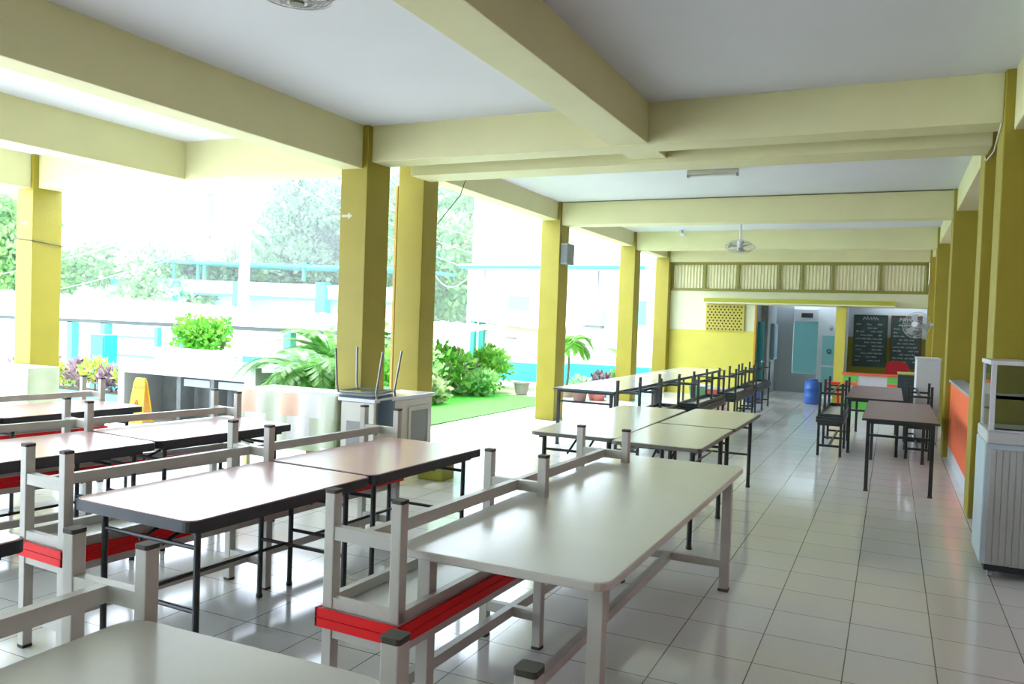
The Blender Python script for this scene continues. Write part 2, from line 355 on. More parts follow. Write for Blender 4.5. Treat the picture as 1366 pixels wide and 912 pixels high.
def grey_table(name, W, L):
    r = empty(name); H = .745; fr = frame
    MB().prism(rrect(-W/2, W/2, -L/2, L/2, .07), H-.032, H).build('tabletop', greyl, r, bevel=.006)
    lx, ly = W/2-.075, L/2-.13
    for sx in (-1, 1):
        for sy in (-1, 1):
            g = MB().box(sx*lx-.0275, sx*lx+.0275, sy*ly-.0275, sy*ly+.0275, .012, H-.033).build('leg', fr, r, bevel=.004)
            MB().box(sx*lx-.03, sx*lx+.03, sy*ly-.03, sy*ly+.03, 0, .018).build('foot_cap', capm, g)
    for sy in (-1, 1): MB().box(-lx+.0275, lx-.0275, sy*ly-.02, sy*ly+.02, .14, .185).build('crossbar', fr, r)
    MB().box(-.02, .02, -ly+.02, ly-.02, .141, .184).build('center_rail', fr, r)
    MB().box(-.022, .022, -.1, -.056, .185, H-.034).build('center_strut', fr, r)
    f = MB(); f.box(-lx, lx, -ly-.02, -ly+.02, H-.07, H-.033).box(-lx, lx, ly-.02, ly+.02, H-.07, H-.033).box(-lx-.015, -lx+.015, -ly, ly, H-.07, H-.033).box(lx-.015, lx+.015, -ly, ly, H-.07, H-.033)
    f.build('underframe', fr, r)
    return r
t1 = grey_table('dining_table', .84, 2.60); put(t1, -1.215, 3.80, math.radians(-.4), 'large pale grey rounded table on beige legs in the foreground centre', 'table')
t0 = copy_tree(t1); put(t0, -1.41, .265, math.radians(1.5), 'pale grey tabletop cut off by the bottom left of the picture', 'table')

def fold_table(name, W, L, topm, edgem, thick=.035, H=.745, rc=.05, mid=False, legc=None, lr=.0145):
    r = empty(name); legc = legc or blk; q = .008
    MB().prism(rrect(-W/2, W/2, -L/2, L/2, rc), H-thick, H-.004).build('table_edge', edgem, r)
    MB().prism(rrect(-W/2+q, W/2-q, -L/2+q, L/2-q, rc), H-.02, H).build('tabletop', topm, r)
    lx, ly = W/2-.085, L/2-.11
    for sy in (-1, 1):
        for sx in (-1, 1):
            g = MB().tube([(sx*lx, sy*ly, .015), (sx*lx, sy*ly, H-thick-.002)], lr, 10).build('leg', legc, r, smooth=False)
            MB().tube([(sx*lx, sy*ly, 0), (sx*lx, sy*ly, .02)], lr+.0035, 10).build('foot_cap', blk, g)
        MB().tube([(-lx, sy*ly, .33), (lx, sy*ly, .33)], .0105).build('crossbar', legc, r)
        MB().tube([(-lx, sy*ly, .60), (lx, sy*ly, .60)], .0105).build('crossbar', legc, r)
        for sx in (-1, 1):
            MB().tube([(sx*.07, sy*(ly-.005), .58), (sx*.07, sy*(ly-.30), H-thick-.012)], .009).build('folding_brace', legc, r)
    MB().tube([(-.12, -ly, .33), (-.12, ly, .33)], .009).build('long_stretcher', legc, r)
    for sx in (-1, 1): MB().box(sx*(lx+.02)-.012, sx*(lx+.02)+.012, -ly-.04, ly+.04, H-thick-.025, H-thick-.001).build('side_rail', legc, r)
    return r
FT = fold_table('folding_table', .76, 1.185, redl, dark, thick=.05)
fts = [(-2.865, 2.955, -2.0, 'rose topped folding table with black edge, near one of the pair in front'),
       (-2.825, 4.16, -2.0, 'rose topped folding table with black edge, far one of the pair in front'),
       (-4.62, 3.09, -4.2, 'pale rose folding table, near one of the middle pair behind the benches'),
       (-4.55, 4.29, -4.2, 'pale rose folding table, far one of the middle pair behind the benches'),
       (-6.30, 3.16, -3, 'pale folding table at the left edge, near one of the farthest pair'),
       (-6.25, 4.36, -3, 'pale folding table at the left, far one of the farthest pair'),
       (-3.20, 1.30, 0, 'dark edged folding table cut off by the left edge of the picture')]
for i, (x, y, a, lab) in enumerate(fts):
    o = FT if i == 0 else copy_tree(FT); put(o, x, y, math.radians(a), lab, 'table', 'black edged folding tables')
gedge = mat('grey_edge', (110, 110, 98), .4)
G1 = fold_table('folding_table', .70, 2.50, greyl, gedge, thick=.03, rc=.06, lr=.019); put(G1, -2.20, 6.98, math.radians(1.0), 'long pale grey folding table, left one of the centre group', 'table')
G2 = fold_table('folding_table', .665, 1.28, greyl, gedge, thick=.03, rc=.04, lr=.019); put(G2, -1.505, 6.29, 0, 'short pale grey folding table, near right one of the centre group', 'table')
G3 = fold_table('folding_table', .665, 1.48, greyl, gedge, thick=.03, rc=.04, lr=.019); put(G3, -1.50, 7.715, 0, 'short pale grey folding table, far right one of the centre group', 'table')

def steel_table(name, W, L, topm, edgem, H=.745, lw=.035, thick=.025):
    r = empty(name)
    MB().box(-W/2, W/2, -L/2, L/2, H-thick, H-.003).build('table_edge', edgem, r)
    MB().box(-W/2+.006, W/2-.006, -L/2+.006, L/2-.006, H-.012, H).build('tabletop', topm, r)
    lx, ly = W/2-.06, L/2-.06
    for sx in (-1, 1):
        for sy in (-1, 1):
            g = MB().box(sx*lx-lw/2, sx*lx+lw/2, sy*ly-lw/2, sy*ly+lw/2, .01, H-thick-.001).build('leg', blk, r)
            MB().box(sx*lx-lw/2-.003, sx*lx+lw/2+.003, sy*ly-lw/2-.003, sy*ly+lw/2+.003, 0, .02).build('foot_cap', capm, g)
    for sy in (-1, 1): MB().box(-lx+lw/2, lx-lw/2, sy*ly-.01, sy*ly+.01, .56, .585).build('crossbar', blk, r)
    f = MB(); f.box(-lx, lx, -ly-.01, -ly+.01, H-thick-.03, H-thick-.001).box(-lx, lx, ly-.01, ly+.01, H-thick-.03, H-thick-.001).box(-lx-.01, -lx+.01, -ly, ly, H-thick-.03, H-thick-.001).box(lx-.01, lx+.01, -ly, ly, H-thick-.03, H-thick-.001)
    f.build('underframe', blk, r)
    return r
put(steel_table('dining_table', .70, 2.36, brownl, dark), .115, 10.0, 0, 'brown topped table on black legs, nearer one in the right aisle', 'table')
put(steel_table('dining_table', .70, 2.7, brownl, dark), -.175, 12.85, 0, 'brown topped table on black legs, farther one in the right aisle', 'table')
W1 = steel_table('dining_table', .84, 2.35, whitel, mat('blue_edge', (60, 84, 100), .4)); put(W1, -3.56, 10.9, 0, 'long white table on dark legs nearest of the far left row', 'table', 'white tables of the far left row')
for y, lab in ((13.3, 'long white table on dark legs, middle of the far left row'), (15.7, 'long white table on dark legs, last of the far left row')):
    o = copy_tree(W1); put(o, -3.56, y, 0, lab, 'table', 'white tables of the far left row')

# ------------------------------------------------------------------ display freezer on the right
dc = empty('display_freezer', (1.12, 6.16, 0), 0, 'white food display counter with a glass cabinet on a ribbed base at the right edge', 'display case')
def P(x0, x1, y0, y1, z0, z1): return MB().box(x0-1.12, x1-1.12, y0-6.16, y1-6.16, z0, z1)
P(.59, 1.63, 6.17, 6.74, .09, .90).build('body', paleb, dc, bevel=.01)
P(.62, 1.62, 6.18, 6.73, .05, .09).build('base_plinth', blk, dc)
m = MB()
for k in range(26):
    x = .625+k*.038; m.box(x-1.12, x+.034-1.12, .004, .012, .10, .86)
m.build('ribbed_front', ribm, dc, bevel=.002)
P(.595, 1.645, 6.145, 6.755, .90, .98).build('counter_rim', mat('rim_grey', (190, 194, 190), .4), dc, bevel=.012)
fm = mat('aluminium_white', (214, 218, 218), .35)
for x in (.61, 1.60):
    for y in (6.18, 6.70): P(x, x+.03, y, y+.03, .98, 1.42).build('post', fm, dc)
P(.60, 1.64, 6.17, 6.74, 1.42, 1.45).build('top_frame', fm, dc, bevel=.004)
P(.64, 1.60, 6.19, 6.196, .99, 1.42).build('glass_pane', glassm, dc); P(.618, .624, 6.21, 6.70, .99, 1.42).build('glass_pane', glassm, dc)
P(.63, 1.61, 6.25, 6.70, 1.20, 1.206).build('shelf', mat('frosted_shelf', (190, 205, 200), .3), dc); P(.62, 1.62, 6.19, 6.20, 1.195, 1.218).build('shelf_trim', fm, dc)
P(.62, 1.62, 6.19, 6.2, .98, 1.0).build('lower_trim', fm, dc)
for x, y in ((.66, 6.22), (.66, 6.68), (1.58, 6.22), (1.58, 6.68)):
    MB().tube([(x-1.12-.015, y-6.16, .028), (x-1.12+.015, y-6.16, .028)], .027, 12).build('caster', grm, dc)

# white cabinet and dark cooler on the right
cab = empty('white_cabinet', (.50, 13.7, 0), 0, 'plain white cabinet standing against the far right columns', 'cabinet')
MB().box(-.15, .165, -.5, .5, .04, 1.24).build('body', wht, cab, bevel=.006); MB().box(-.16, .175, -.51, .51, 1.24, 1.26).build('lid', wht, cab); MB().box(-.13, .15, -.47, .47, 0, .04).build('plinth', grm, cab)
co = empty('dark_cooler', (.44, 17.6, 0), 0, 'dark chest cooler with a pale rim behind the white cabinet', 'cooler')
MB().box(-.3, .22, -.3, .3, .0, .82).build('body', mat('cooler_dark', (40, 56, 58), .4), co, bevel=.01); MB().box(-.31, .22, -.31, .31, .82, .85).build('lid', mat('cooler_lid', (170, 170, 90), .5), co)

# service counter with stripes
sc = empty('service_counter', (-.32, 18.6, 0), 0, 'low counter front with orange, green and white stripes below the chalkboards', 'counter')
def Q(x0, x1, y0, y1, z0, z1): return MB().box(x0+.32, x1+.32, y0-18.6, y1-18.6, z0, z1)
Q(-.9, .2, 18.5, 18.95, .0, .70).build('body', wht, sc); Q(-.93, .23, 18.46, 18.98, .70, .735).build('countertop', orange, sc)
Q(-.9, -.62, 18.485, 18.5, .56, .69).build('green_stripe', green, sc); Q(-.05, .2, 18.485, 18.5, .56, .69).build('green_stripe', green, sc)
Q(-.9, -.62, 18.485, 18.5, .49, .55).build('orange_stripe', orange, sc); Q(-.05, .2, 18.485, 18.5, .49, .55).build('orange_stripe', orange, sc)
Q(-.9, .2, 18.485, 18.5, .0, .16).build('green_stripe', green, sc); Q(-.93, -.9, 18.49, 18.95, .0, .70).build('yellow_side', yellow, sc); Q(.2, .23, 18.49, 18.95, 0, .7).build('yellow_side', yellow, sc)
rc = empty('red_chair', (.13, 19.75, 0), 0, 'red plastic chair with rounded back behind the striped counter', 'chair')
m = MB(); pts = [(.24*math.cos(PI*k/12), .86+.14*math.sin(PI*k/12)) for k in range(13)]
poly = [(.24, .5)]+pts+[(-.24, .5)]; n = len(poly)
m.add([(x, .2, z) for x, z in poly]+[(x, .235, z) for x, z in poly], [tuple(range(n)), tuple(range(2*n-1, n-1, -1))]+[(i, n+i, n+(i+1) % n, (i+1) % n) for i in range(n)])
m.build('backrest', mat('red_plastic', (190, 20, 40), .4), rc); MB().box(-.23, .23, -.22, .22, .43, .46).build('seat', MATS['red_plastic'], rc, bevel=.01)
for sx in (-1, 1):
    for sy in (-1, 1): MB().box(sx*.2-.02, sx*.2+.02, sy*.2-.02, sy*.2+.02, 0, .43).build('leg', MATS['red_plastic'], rc)

# chalkboards
random.seed(5)
chalk = mat('chalk', (190, 196, 190), .9); bdm = mat('blackboard', (66, 86, 80), .7, noise=.2, scale=5); wood = mat('brown_frame', (110, 66, 20), .5); grf = mat('green_frame', (60, 80, 50), .5)
for (x0, x1, lab, fmx) in ((-.88, -.10, 'chalkboard menu full of white chalk writing, left one on the stall wall', grf), (-.03, .66, 'chalkboard menu with fainter writing, right one on the stall wall', wood)):
    cb = empty('chalkboard', ((x0+x1)/2, 21.98, .76), 0, lab, 'chalkboard'); hw = (x1-x0)/2; hh = 1.30
    MB().box(-hw, hw, -.02, .01, 0, hh).build('board', bdm, cb)
    m = MB()
    for a in ((-hw, hw, hh-.03, hh), (-hw, hw, 0, .03), (-hw, -hw+.03, .03, hh-.03), (hw-.04, hw, .03, hh-.03)): m.box(a[0], a[1], -.035, -.0, a[2], a[3])
    m.build('frame', fmx, cb)
    m = MB(); z = hh-.14
    def word(m, x, z, wd, h, t):
        pts = [(x+wd*k/14, -.024, z+h*(.5+.5*math.sin(k*2.3+x*9))*random.uniform(.6, 1)) for k in range(15)]
        m.tube(pts, t, 4)
    word(m, -hw*.45, z, hw*.9, .12, .011); z -= .12
    while z > .08:
        x = -hw+.06
        while x < hw-.14:
            wd = random.uniform(.06, .14)
            if random.random() < .75: word(m, x, z, wd, .05, .006)
            x += wd+.03
        z -= .09
    m.build('chalk_writing', chalk, cb)

# corridor things: teal door leaf, wall window, far pane, locker door, drum
dl = empty('corridor_door', (-2.84, 19.5, 0), 0, 'narrow teal door standing open at the left of the corridor', 'door')
MB().box(-.02, .14, .02, .06, 0, 1.78).build('leaf', tealdk, dl); MB().tube([(.11, -.0, .85), (.11, .02, .85)], .02).build('handle', chrome, dl)
wn = empty('wall_cabinet', (-2.74, 21.3, .85), 0, 'narrow pale blue glazed wall box on the corridor wall', 'wall cabinet')
MB().box(0, .08, -.35, .35, 0, .9).build('body', mat('bluegrey', (120, 150, 160), .3), wn); MB().box(.081, .085, -.32, .32, .05, .85).build('panel', mat('paneblue', (160, 190, 200), .2), wn)
fd = empty('toilet_door', (-1.43, 21.97, 0), 0, 'pale teal panel door with a dark round mark at the end of the corridor', 'door')
MB().box(-.2, .22, -.02, .0, 0, 1.55).build('leaf', mat('pale_teal', (120, 180, 180), .5), fd)
m = MB()
for a in ((-.2, -.17, 0, 1.55), (.17, .2, 0, 1.55), (-.17, .17, 1.5, 1.55), (-.17, .17, .7, .74)): m.box(a[0], a[1], -.032, -.021, a[2], a[3])
m.build('frame', wht, fd); MB().torus((.0, -.026, 1.1), .05, .012, (0, 1, 0), 16).build('round_mark', blk, fd)
mg = empty('light_box', (-2.0, 21.93, 1.86), 0, 'white air curtain box with a dark slot above the serving window', 'wall unit')
MB().box(-.3, .28, -.1, .05, 0, .3).build('body', wht, mg, bevel=.01); MB().box(-.12, .16, -.11, -.101, .08, .2).build('slot', blk, mg)
bw = empty('wet_ladle_rack', (-1.28, 21.9, 1.62), 0, 'two small dark cups hanging on the white wall beside the yellow pillar', 'hooks')
for x in (-.12, .03): MB().lathe([(.02, 0), (.045, .06), (.03, .13)], 10, x, 0).build('cup', grm, bw)
DS = .85
dr = empty('water_drum', (-1.52, 18.75, 0), 0, 'blue plastic drum standing in front of the doorway', 'drum')
MB().lathe([(.15, 0), (.17, .04), (.17, .15), (.18, .17), (.17, .19), (.17, .32), (.18, .34), (.17, .36), (.16, .5), (.1, .52)], 20).build('body', mat('drum_blue', (50, 100, 180), .35), dr, smooth=True)
MB().lathe([(.11, .52), (.11, .55), (.05, .56)], 16).build('lid', mat('drum_lid', (40, 80, 150), .4), dr)
rd = empty('red_crate', (-1.1, 18.3, 0), 0, 'small red plastic stool beside the blue drum', 'stool')
MB().box(-.15, .15, -.15, .15, .5, .54).build('seat', redm, rd, bevel=.01)
for sx in (-1, 1):
    for sy in (-1, 1): MB().bar((sx*.14, sy*.14, 0), (sx*.11, sy*.11, .5), .03).build('leg', redm, rd)
# bags stored under the far benches
random.seed(9)
for x, y, z, cc, lab in ((-3.3, 17.3, 0, (200, 90, 80), 'red and white plastic storage box near the yellow wall'), (-2.7, 18.2, 0, (70, 90, 150), 'blue plastic storage box against the yellow wall'), (-3.8, 17.9, 0, (80, 130, 90), 'green plastic storage box against the yellow wall')):
    b = empty('storage_box', (x, y, z), 0, lab, 'box')
    mm = mat('box_%d' % cc[0], cc, .4); v = MB(); v.add([(-.16, -.2, 0), (.16, -.2, 0), (.16, .2, 0), (-.16, .2, 0), (-.2, -.24, .3), (.2, -.24, .3), (.2, .24, .3), (-.2, .24, .3)], [(3, 2, 1, 0), (4, 5, 6, 7), (0, 1, 5, 4), (1, 2, 6, 5), (2, 3, 7, 6), (3, 0, 4, 7)])
    v.build('tub', mm, b, bevel=.01); MB().box(-.22, .22, -.26, .26, .3, .325).build('lid', wht, b, bevel=.006)

# ------------------------------------------------------------------ ceiling fittings
lf = empty('tube_light', (-2.08, 10.0, 3.46), 0, 'short tube light fitting on the ceiling beyond the double beam', 'ceiling light')
MB().box(-.31, .31, -.045, .045, .03, .078).build('housing', mat('fitting_cream', (186, 184, 160), .5), lf, bevel=.006)
MB().tube([(-.28, 0, .012), (.28, 0, .012)], .014, 10).build('tube', wht, lf)
for s in (-1, 1): MB().box(s*.3-.012, s*.3+.012, -.03, .03, -.005, .03).build('socket', grm, lf)
def fan(loc, label, stem, tilt=(0, 0, 1), side=None, R=.22, rz=0):
    f = empty('orbit_fan', loc, rz, label, 'fan'); ax = Vector(tilt).normalized(); cg = mat('fan_cage', (176, 176, 168), .4)
    a = ax.orthogonal().normalized(); b = ax.cross(a)
    MB().tube([(0, 0, 0)]+[stem], .02, 10).build('stem', wht, f)
    MB().lathe([(.055, 0), (.05, .04)], 16, stem[0], stem[1]).build('mount', wht, f).location = (0, 0, stem[2]-.04) if side is None else (0, 0, stem[2])
    m = MB(); m.torus((0, 0, 0), R, .006, ax, 36); m.torus(ax*.05, R*.8, .003, ax, 30); m.torus(-ax*.05, R*.8, .003, ax, 30); m.torus(-ax*.065, R*.4, .003, ax, 20)
    for k in range(28):
        t = 2*PI*k/28; d = a*math.cos(t)+b*math.sin(t)
        m.tube([-ax*.07+d*.05, -ax*.055+d*R*.7, d*R, ax*.055+d*R*.7, ax*.06+d*.06], .0017, 4)
    m.build('cage', cg, f)
    h = MB(); h.tube([-ax*.05, ax*.12], .05, 14); h.build('motor', wht, f)
    for k in range(3):
        t = 2*PI*k/3; d = a*math.cos(t)+b*math.sin(t); e = ax.cross(d)
        MB().add([d*.05+e*.03, d*.18*R/.22+e*.07-ax*.02, d*.18*R/.22-e*.06+ax*.02, d*.05-e*.03], [(0, 1, 2, 3)]).build('blade', grm, f)
    MB().tube([-ax*.075, -ax*.06], .035, 14).build('hub_cap', mat('hub_olive', (90, 90, 60), .5), f)
    return f
fan((-2.62, 3.02, 3.14), 'round ceiling orbit fan cut off by the top of the picture', (0, 0, .40), (0.05, -.05, 1), R=.2)
fan((-2.38, 13.9, 2.98), 'white ceiling orbit fan hanging beyond the third beam', (0, 0, .56), (.1, -.45, 1), R=.24)
fan((.40, 16.43, 1.78), 'white wall fan jutting from the far right column by the chalkboards', (.268, 0, .0), (-.35, -1, .15), side=1, R=.24)
cm = empty('security_camera', (-3.93, 16.1, 3.42), 0, 'tiny white dome camera on the ceiling before the fourth beam', 'camera')
MB().lathe([(.045, .06), (.045, .12)], 14).build('mount', wht, cm); MB().tube([(0, 0, .04), (.1, -.06, .02)], .03, 10).build('body', wht, cm)
sp = empty('wall_speaker', (-4.905, 12.22, 2.54), 0, 'grey box speaker on the side of the third left column', 'speaker')
MB().box(.0, .13, -.14, .16, 0, .34).build('body', mat('speaker_grey', (120, 130, 126), .5), sp, bevel=.008); MB().box(.01, .12, -.15, -.141, .03, .31).build('grille', mat('grille_grey', (96, 104, 102), .8), sp)
def cable(pts, label, r=.006, m=None):
    tag(MB().tube(pts, r, 6).build('cable', m or mat('cable_dark', (70, 72, 50), .6)), label, 'cable')
cable([(-4.9, 12.035, 3.53), (-4.9, 12.035, 3.1), (-4.896, 12.1, 2.9)], 'dark cable down the corner of the speaker column')
cable([(-4.9, 16.225, 3.53), (-4.9, 16.225, 3.15), (-4.88, 16.2, 2.9)], 'dark cable down the corner of the fourth left column')
cable([(-4.9, 12.06, 3.53), (-2, 12.075, 3.53), (.65, 12.075, 3.53)], 'thin dark cable along the top of the third cross beam')
cable([(.655, 6.83, 3.17), (.66, 7.3, 3.06), (.66, 7.9, 3.1), (.66, 8.08, 3.16)], 'pale cable slung between the two near right columns', .005, wht)
cable([(-4.4, 7.93, 3.15), (-4.5, 8.0, 3.0), (-4.7, 8.05, 2.82), (-4.845, 8.1, 2.7)], 'thin cable hanging from the double beam to the second column')
cable([(-5.232, 7.83, 3.1), (-5.232, 7.83, 0.0)], 'pipe running down the side of the second left column', .03, mat('pipe_ochre', (190, 160, 80), .5))
cable([(-10.53, 6.76, 2.45), (-10.16, 6.76, 2.42), (-10.14, 7.2, 2.38)], 'dark wire wrapped around the leftmost column', .008)

for x, y, z, lab in ((-5.15, 6.778, 2.62, 'small faded white arrow sticker on the thick front column'), (-10.34, 6.778, 2.65, 'small faded white arrow sticker on the leftmost column')):
    a = MB(); v = [(-.06, -.012), (.02, -.012), (.02, -.035), (.07, 0), (.02, .035), (.02, .012), (-.06, .012)]
    a.add([(p, 0, q) for p, q in v]+[(p, .002, q) for p, q in v], [tuple(range(7)), tuple(range(13, 6, -1))]+[(i, 7+i, 7+(i+1) % 7, (i+1) % 7) for i in range(7)])
    tag(a.build('arrow_sticker', mat('sticker_white', (200, 200, 170), .6), loc=(x, y, z)), lab, 'sticker')
# ------------------------------------------------------------------ draped counters
def drape(name, x0, x1, y0, y1, H, zb, label, amp=.012, m=None, ytop=None):
    r = empty(name, ((x0+x1)/2, (y0+y1)/2, 0), 0, label, 'counter'); hx, hy = (x1-x0)/2, (y1-y0)/2
    ring = []; st = .02
    def side(ax, ay, bx, by):
        n = int(math.hypot(bx-ax, by-ay)/st)
        for k in range(n): ring.append((ax+(bx-ax)*k/n, ay+(by-ay)*k/n))
    side(-hx, -hy, hx, -hy); side(hx, -hy, hx, hy); side(hx, hy, -hx, hy); side(-hx, hy, -hx, -hy)
    n = len(ring); vs = []
    for j, z in enumerate((H, H-.03, (H+zb)/2, zb)):
        for i, (x, y) in enumerate(ring):
            k = (0, .2, .8, 1.3)[j]*amp*(math.sin(i*.47)+.6*math.sin(i*.21+1))
            L = math.hypot(x, y) or 1; nx, ny = (math.copysign(1, x), 0) if abs(abs(x)-hx) < 1e-6 else (0, math.copysign(1, y))
            vs.append((x+nx*(k+.004*j), y+ny*(k+.004*j), z))
    fs = [(j*n+i, j*n+(i+1) % n, (j+1)*n+(i+1) % n, (j+1)*n+i) for j in range(3) for i in range(n)]
    fs = [tuple(reversed(f)) for f in fs]
    MB().add(vs, fs).build('cloth_skirt', m or clothm, r, smooth=True)
    MB().box(-hx, hx, -hy, hy, H-.004, H+.006).build('cover_sheet', mat('clear_plastic_sheet', (222, 230, 232), .15), r)
    MB().box(-hx+.03, hx-.03, -hy+.03, hy-.03, H-.05, H-.008).build('tabletop', whitel, r)
    for sx in (-1, 1):
        for sy in (-1, 1): MB().box(sx*(hx-.07)-.025, sx*(hx-.07)+.025, sy*(hy-.07)-.025, sy*(hy-.07)+.025, 0, H-.05).build('leg', mat('cream_leg', (216, 214, 150), .5), r)
    return r
drape('draped_counter', -5.98, -4.74, 6.17, 6.70, .815, .27, 'counter draped in pale patchwork cloth before the thick column')
drape('draped_counter', -11.4, -9.55, 6.35, 6.75, .80, .2, 'counter draped in pale cloth before the leftmost column', m=mat('pale_cloth', (168, 178, 148), .4, noise=.12, scale=3))
sg = tag(MB().box(-.13, .13, -.004, .004, 0, .22).build('paper_notice', wht, loc=(-9.62, 6.13, .44)), 'blank pale blue sheet hanging on the leftmost draped counter', 'notice')
# food cart
fc = empty('food_cart', (-4.51, 6.71, 0), 0, 'cream serving cart with recessed grey panels under the upturned chair', 'cart')
crm = mat('cart_cream', (216, 214, 200), .5); gp = mat('cart_grey', (150, 152, 148), .5)
MB().box(-.19, .19, -.52, .52, .2, .78).build('body', crm, fc, bevel=.008); MB().box(-.21, .21, -.545, .545, .785, .82).build('countertop', whitel, fc, bevel=.005)
MB().box(.19, .196, .08, .44, .30, .68).build('side_panel', gp, fc); MB().box(-.12, .13, -.526, -.52, .36, .60).build('front_panel', gp, fc)
m = MB()
for a in ((.06, .46, .66, .70), (.06, .46, .28, .32), (.06, .10, .32, .66), (.42, .46, .32, .66)): m.box(.191, .204, a[0], a[1], a[2], a[3])
m.build('panel_frame', crm, fc)
for sx in (-1, 1):
    for sy in (-1, 1): MB().box(sx*.15-.02, sx*.15+.02, sy*.47-.02, sy*.47+.02, 0, .2).build('leg', MATS['cream_leg'], fc)
cbx = tag(MB().box(-.2, .2, -.15, .15, 0, .26).build('cardboard_box', mat('cardboard', (170, 130, 84), .8, noise=.06), loc=(-4.98, 6.03+.4, 0)), 'brown cardboard box on the floor under the patchwork counter', 'box')
tag(MB().box(-.14, .14, -.12, .12, 0, .3).build('olive_tin', mat('tin_olive', (150, 150, 30), .5), bevel=.01, loc=(-4.05, 6.9, 0)), 'square olive yellow tin on the floor beside the serving cart', 'tin')

# upturned chair on the counter
ch = empty('upturned_chair', (-4.56, 6.40, .823), math.radians(8), 'grey tubular chair with dark blue back upside down on the counter', 'chair')
blue = mat('chair_blue', (66, 92, 108), .5); tubm = mat('chair_tube', (130, 134, 132), .3, metal=.6)
MB().prism(rrect(-.19, .18, -.18, .18, .04), .0, .022).build('seat', mat('chair_pan', (150, 160, 160), .5), ch); MB().prism(rrect(-.21, .20, -.2, .2, .05), .001, .016).build('seat_rim', blue, ch)
m = MB().torus((0, 0, .045), .001, .001, n=4, k=3) if 0 else MB()
m.tube([(x, y, .045) for x, y in rrect(-.205, .195, -.195, .195, .05)]+[(.195, .145, .045)], .011); m.build('seat_frame', tubm, ch)
for sy in (-1, 1):
    MB().tube([(-.2, sy*.19, .04), (-.215, sy*.195, .10), (-.23, sy*.21, .46)], .011).build('leg', tubm, ch)
    MB().tube([(.21, sy*.2, -.34), (.22, sy*.2, -.05), (.2, sy*.195, .05), (.26, sy*.205, .44)], .011).build('leg', tubm, ch)
m = MB(); n = 8; vs = []
for i in range(n+1):
    y = -.19+.38*i/n; d = .03*(1-(2*i/n-1)**2)
    for z in (-.02, -.32): vs += [(.235+d, y, z), (.222+d, y, z)]
for i in range(n):
    k = i*4; m.add([vs[k], vs[k+4], vs[k+6], vs[k+2], vs[k+1], vs[k+5], vs[k+7], vs[k+3]], [(0, 3, 2, 1), (4, 5, 6, 7), (0, 1, 5, 4), (2, 3, 7, 6), (0, 4, 7, 3), (1, 2, 6, 5)])
m.build('backrest', blue, ch)

# ------------------------------------------------------------------ wash trough
sk = empty('wash_trough', (-8.7, 8.4, 0), 0, 'long white plastered wash trough with open recess below outside the hall', 'sink')
def K(x0, x1, y0, y1, z0, z1): return MB().box(x0+8.7, x1+8.7, y0-8.4, y1-8.4, z0, z1)
K(-9.97, -7.41, 7.95, 8.07, .67, .86).build('front_panel', sinkm, sk, bevel=.008)
K(-9.97, -9.84, 7.95, 8.75, 0, .67).build('side_wall', sinkm, sk); K(-7.6, -7.41, 7.95, 8.75, -.02, .67).build('side_wall', sinkm, sk)
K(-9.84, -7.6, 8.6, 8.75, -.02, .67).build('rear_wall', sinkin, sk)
K(-9.97, -7.41, 8.07, 8.72, .70, .80).build('basin', sinkm, sk); K(-10.2, -7.6, 8.75, 8.9, 0, 1.0).build('splashback', sinkm, sk, bevel=.01)
for x in (-8.95, -8.3): K(x, x+.5, 8.2, 8.45, .52, .62).build('ledge', sinkm, sk)
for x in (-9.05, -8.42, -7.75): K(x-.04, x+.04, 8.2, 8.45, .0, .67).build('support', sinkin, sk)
for x in (-8.5, -7.9): MB().tube([(x+8.7, .32, .86), (x+8.7, .32, .93), (x+8.7, .2, .94), (x+8.7, .17, .91)], .012).build('faucet', chrome, sk)
K(-9.55, -9.0, 8.15, 8.5, .80, .86).build('wash_basin', mat('basin_white', (225, 232, 232), .2), sk, bevel=.02)
K(-8.4, -8.05, 8.74, 8.75, .87, .95).build('teal_plate', teal, sk)
# wet floor sign
ws = empty('wet_floor_sign', (-9.40, 7.86, 0), 0, 'yellow folding wet floor warning sign standing inside the wash trough recess', 'sign')
ym = mat('sign_yellow', (236, 186, 60), .45)
for sy, nm in ((-1, 'front_panel'), (1, 'rear_panel')):
    m = MB(); yb, yt = sy*.09-.0, sy*.012
    v = []
    for z, hwid, yy in ((.0, .16, yb), (.55, .11, yt+(yb-yt)*.1), (.62, .08, yt)):
        v += [(-hwid, yy-.008, z), (hwid, yy-.008, z), (hwid, yy+.008, z), (-hwid, yy+.008, z)]
    f = [(3, 2, 1, 0), (8, 9, 10, 11)]
    for k in (0, 4): f += [(k, k+1, k+5, k+4), (k+1, k+2, k+6, k+5), (k+2, k+3, k+7, k+6), (k+3, k, k+4, k+7)]
    m.add(v, f); m.build(nm, ym, ws, bevel=.004)
def text(body, size, loc, rot, m, parent, name):
    cu = bpy.data.curves.new(name, 'FONT'); cu.body = body; cu.size = size; cu.align_x = 'CENTER'; cu.extrude = .001
    o = bpy.data.objects.new(name, cu); C.objects.link(o); o.location = loc; o.rotation_euler = rot; o.data.materials.append(m); o.parent = parent
    bpy.context.view_layer.update()
    dg = bpy.context.evaluated_depsgraph_get(); me = bpy.data.meshes.new_from_object(o.evaluated_get(dg)); mw = o.matrix_basis.copy()
    n = bpy.data.objects.new(name, me); C.objects.link(n); n.matrix_basis = mw; n.parent = parent; bpy.data.objects.remove(o)
    return n
ta = math.atan2(.078, .6)
text('CAUTION', .05, (0, -.038, .47), (PI/2-ta, 0, 0), blk, ws, 'lettering'); text('WET FLOOR', .035, (0, -.045, .41), (PI/2-ta, 0, 0), blk, ws, 'lettering')
m = MB(); z0 = .18
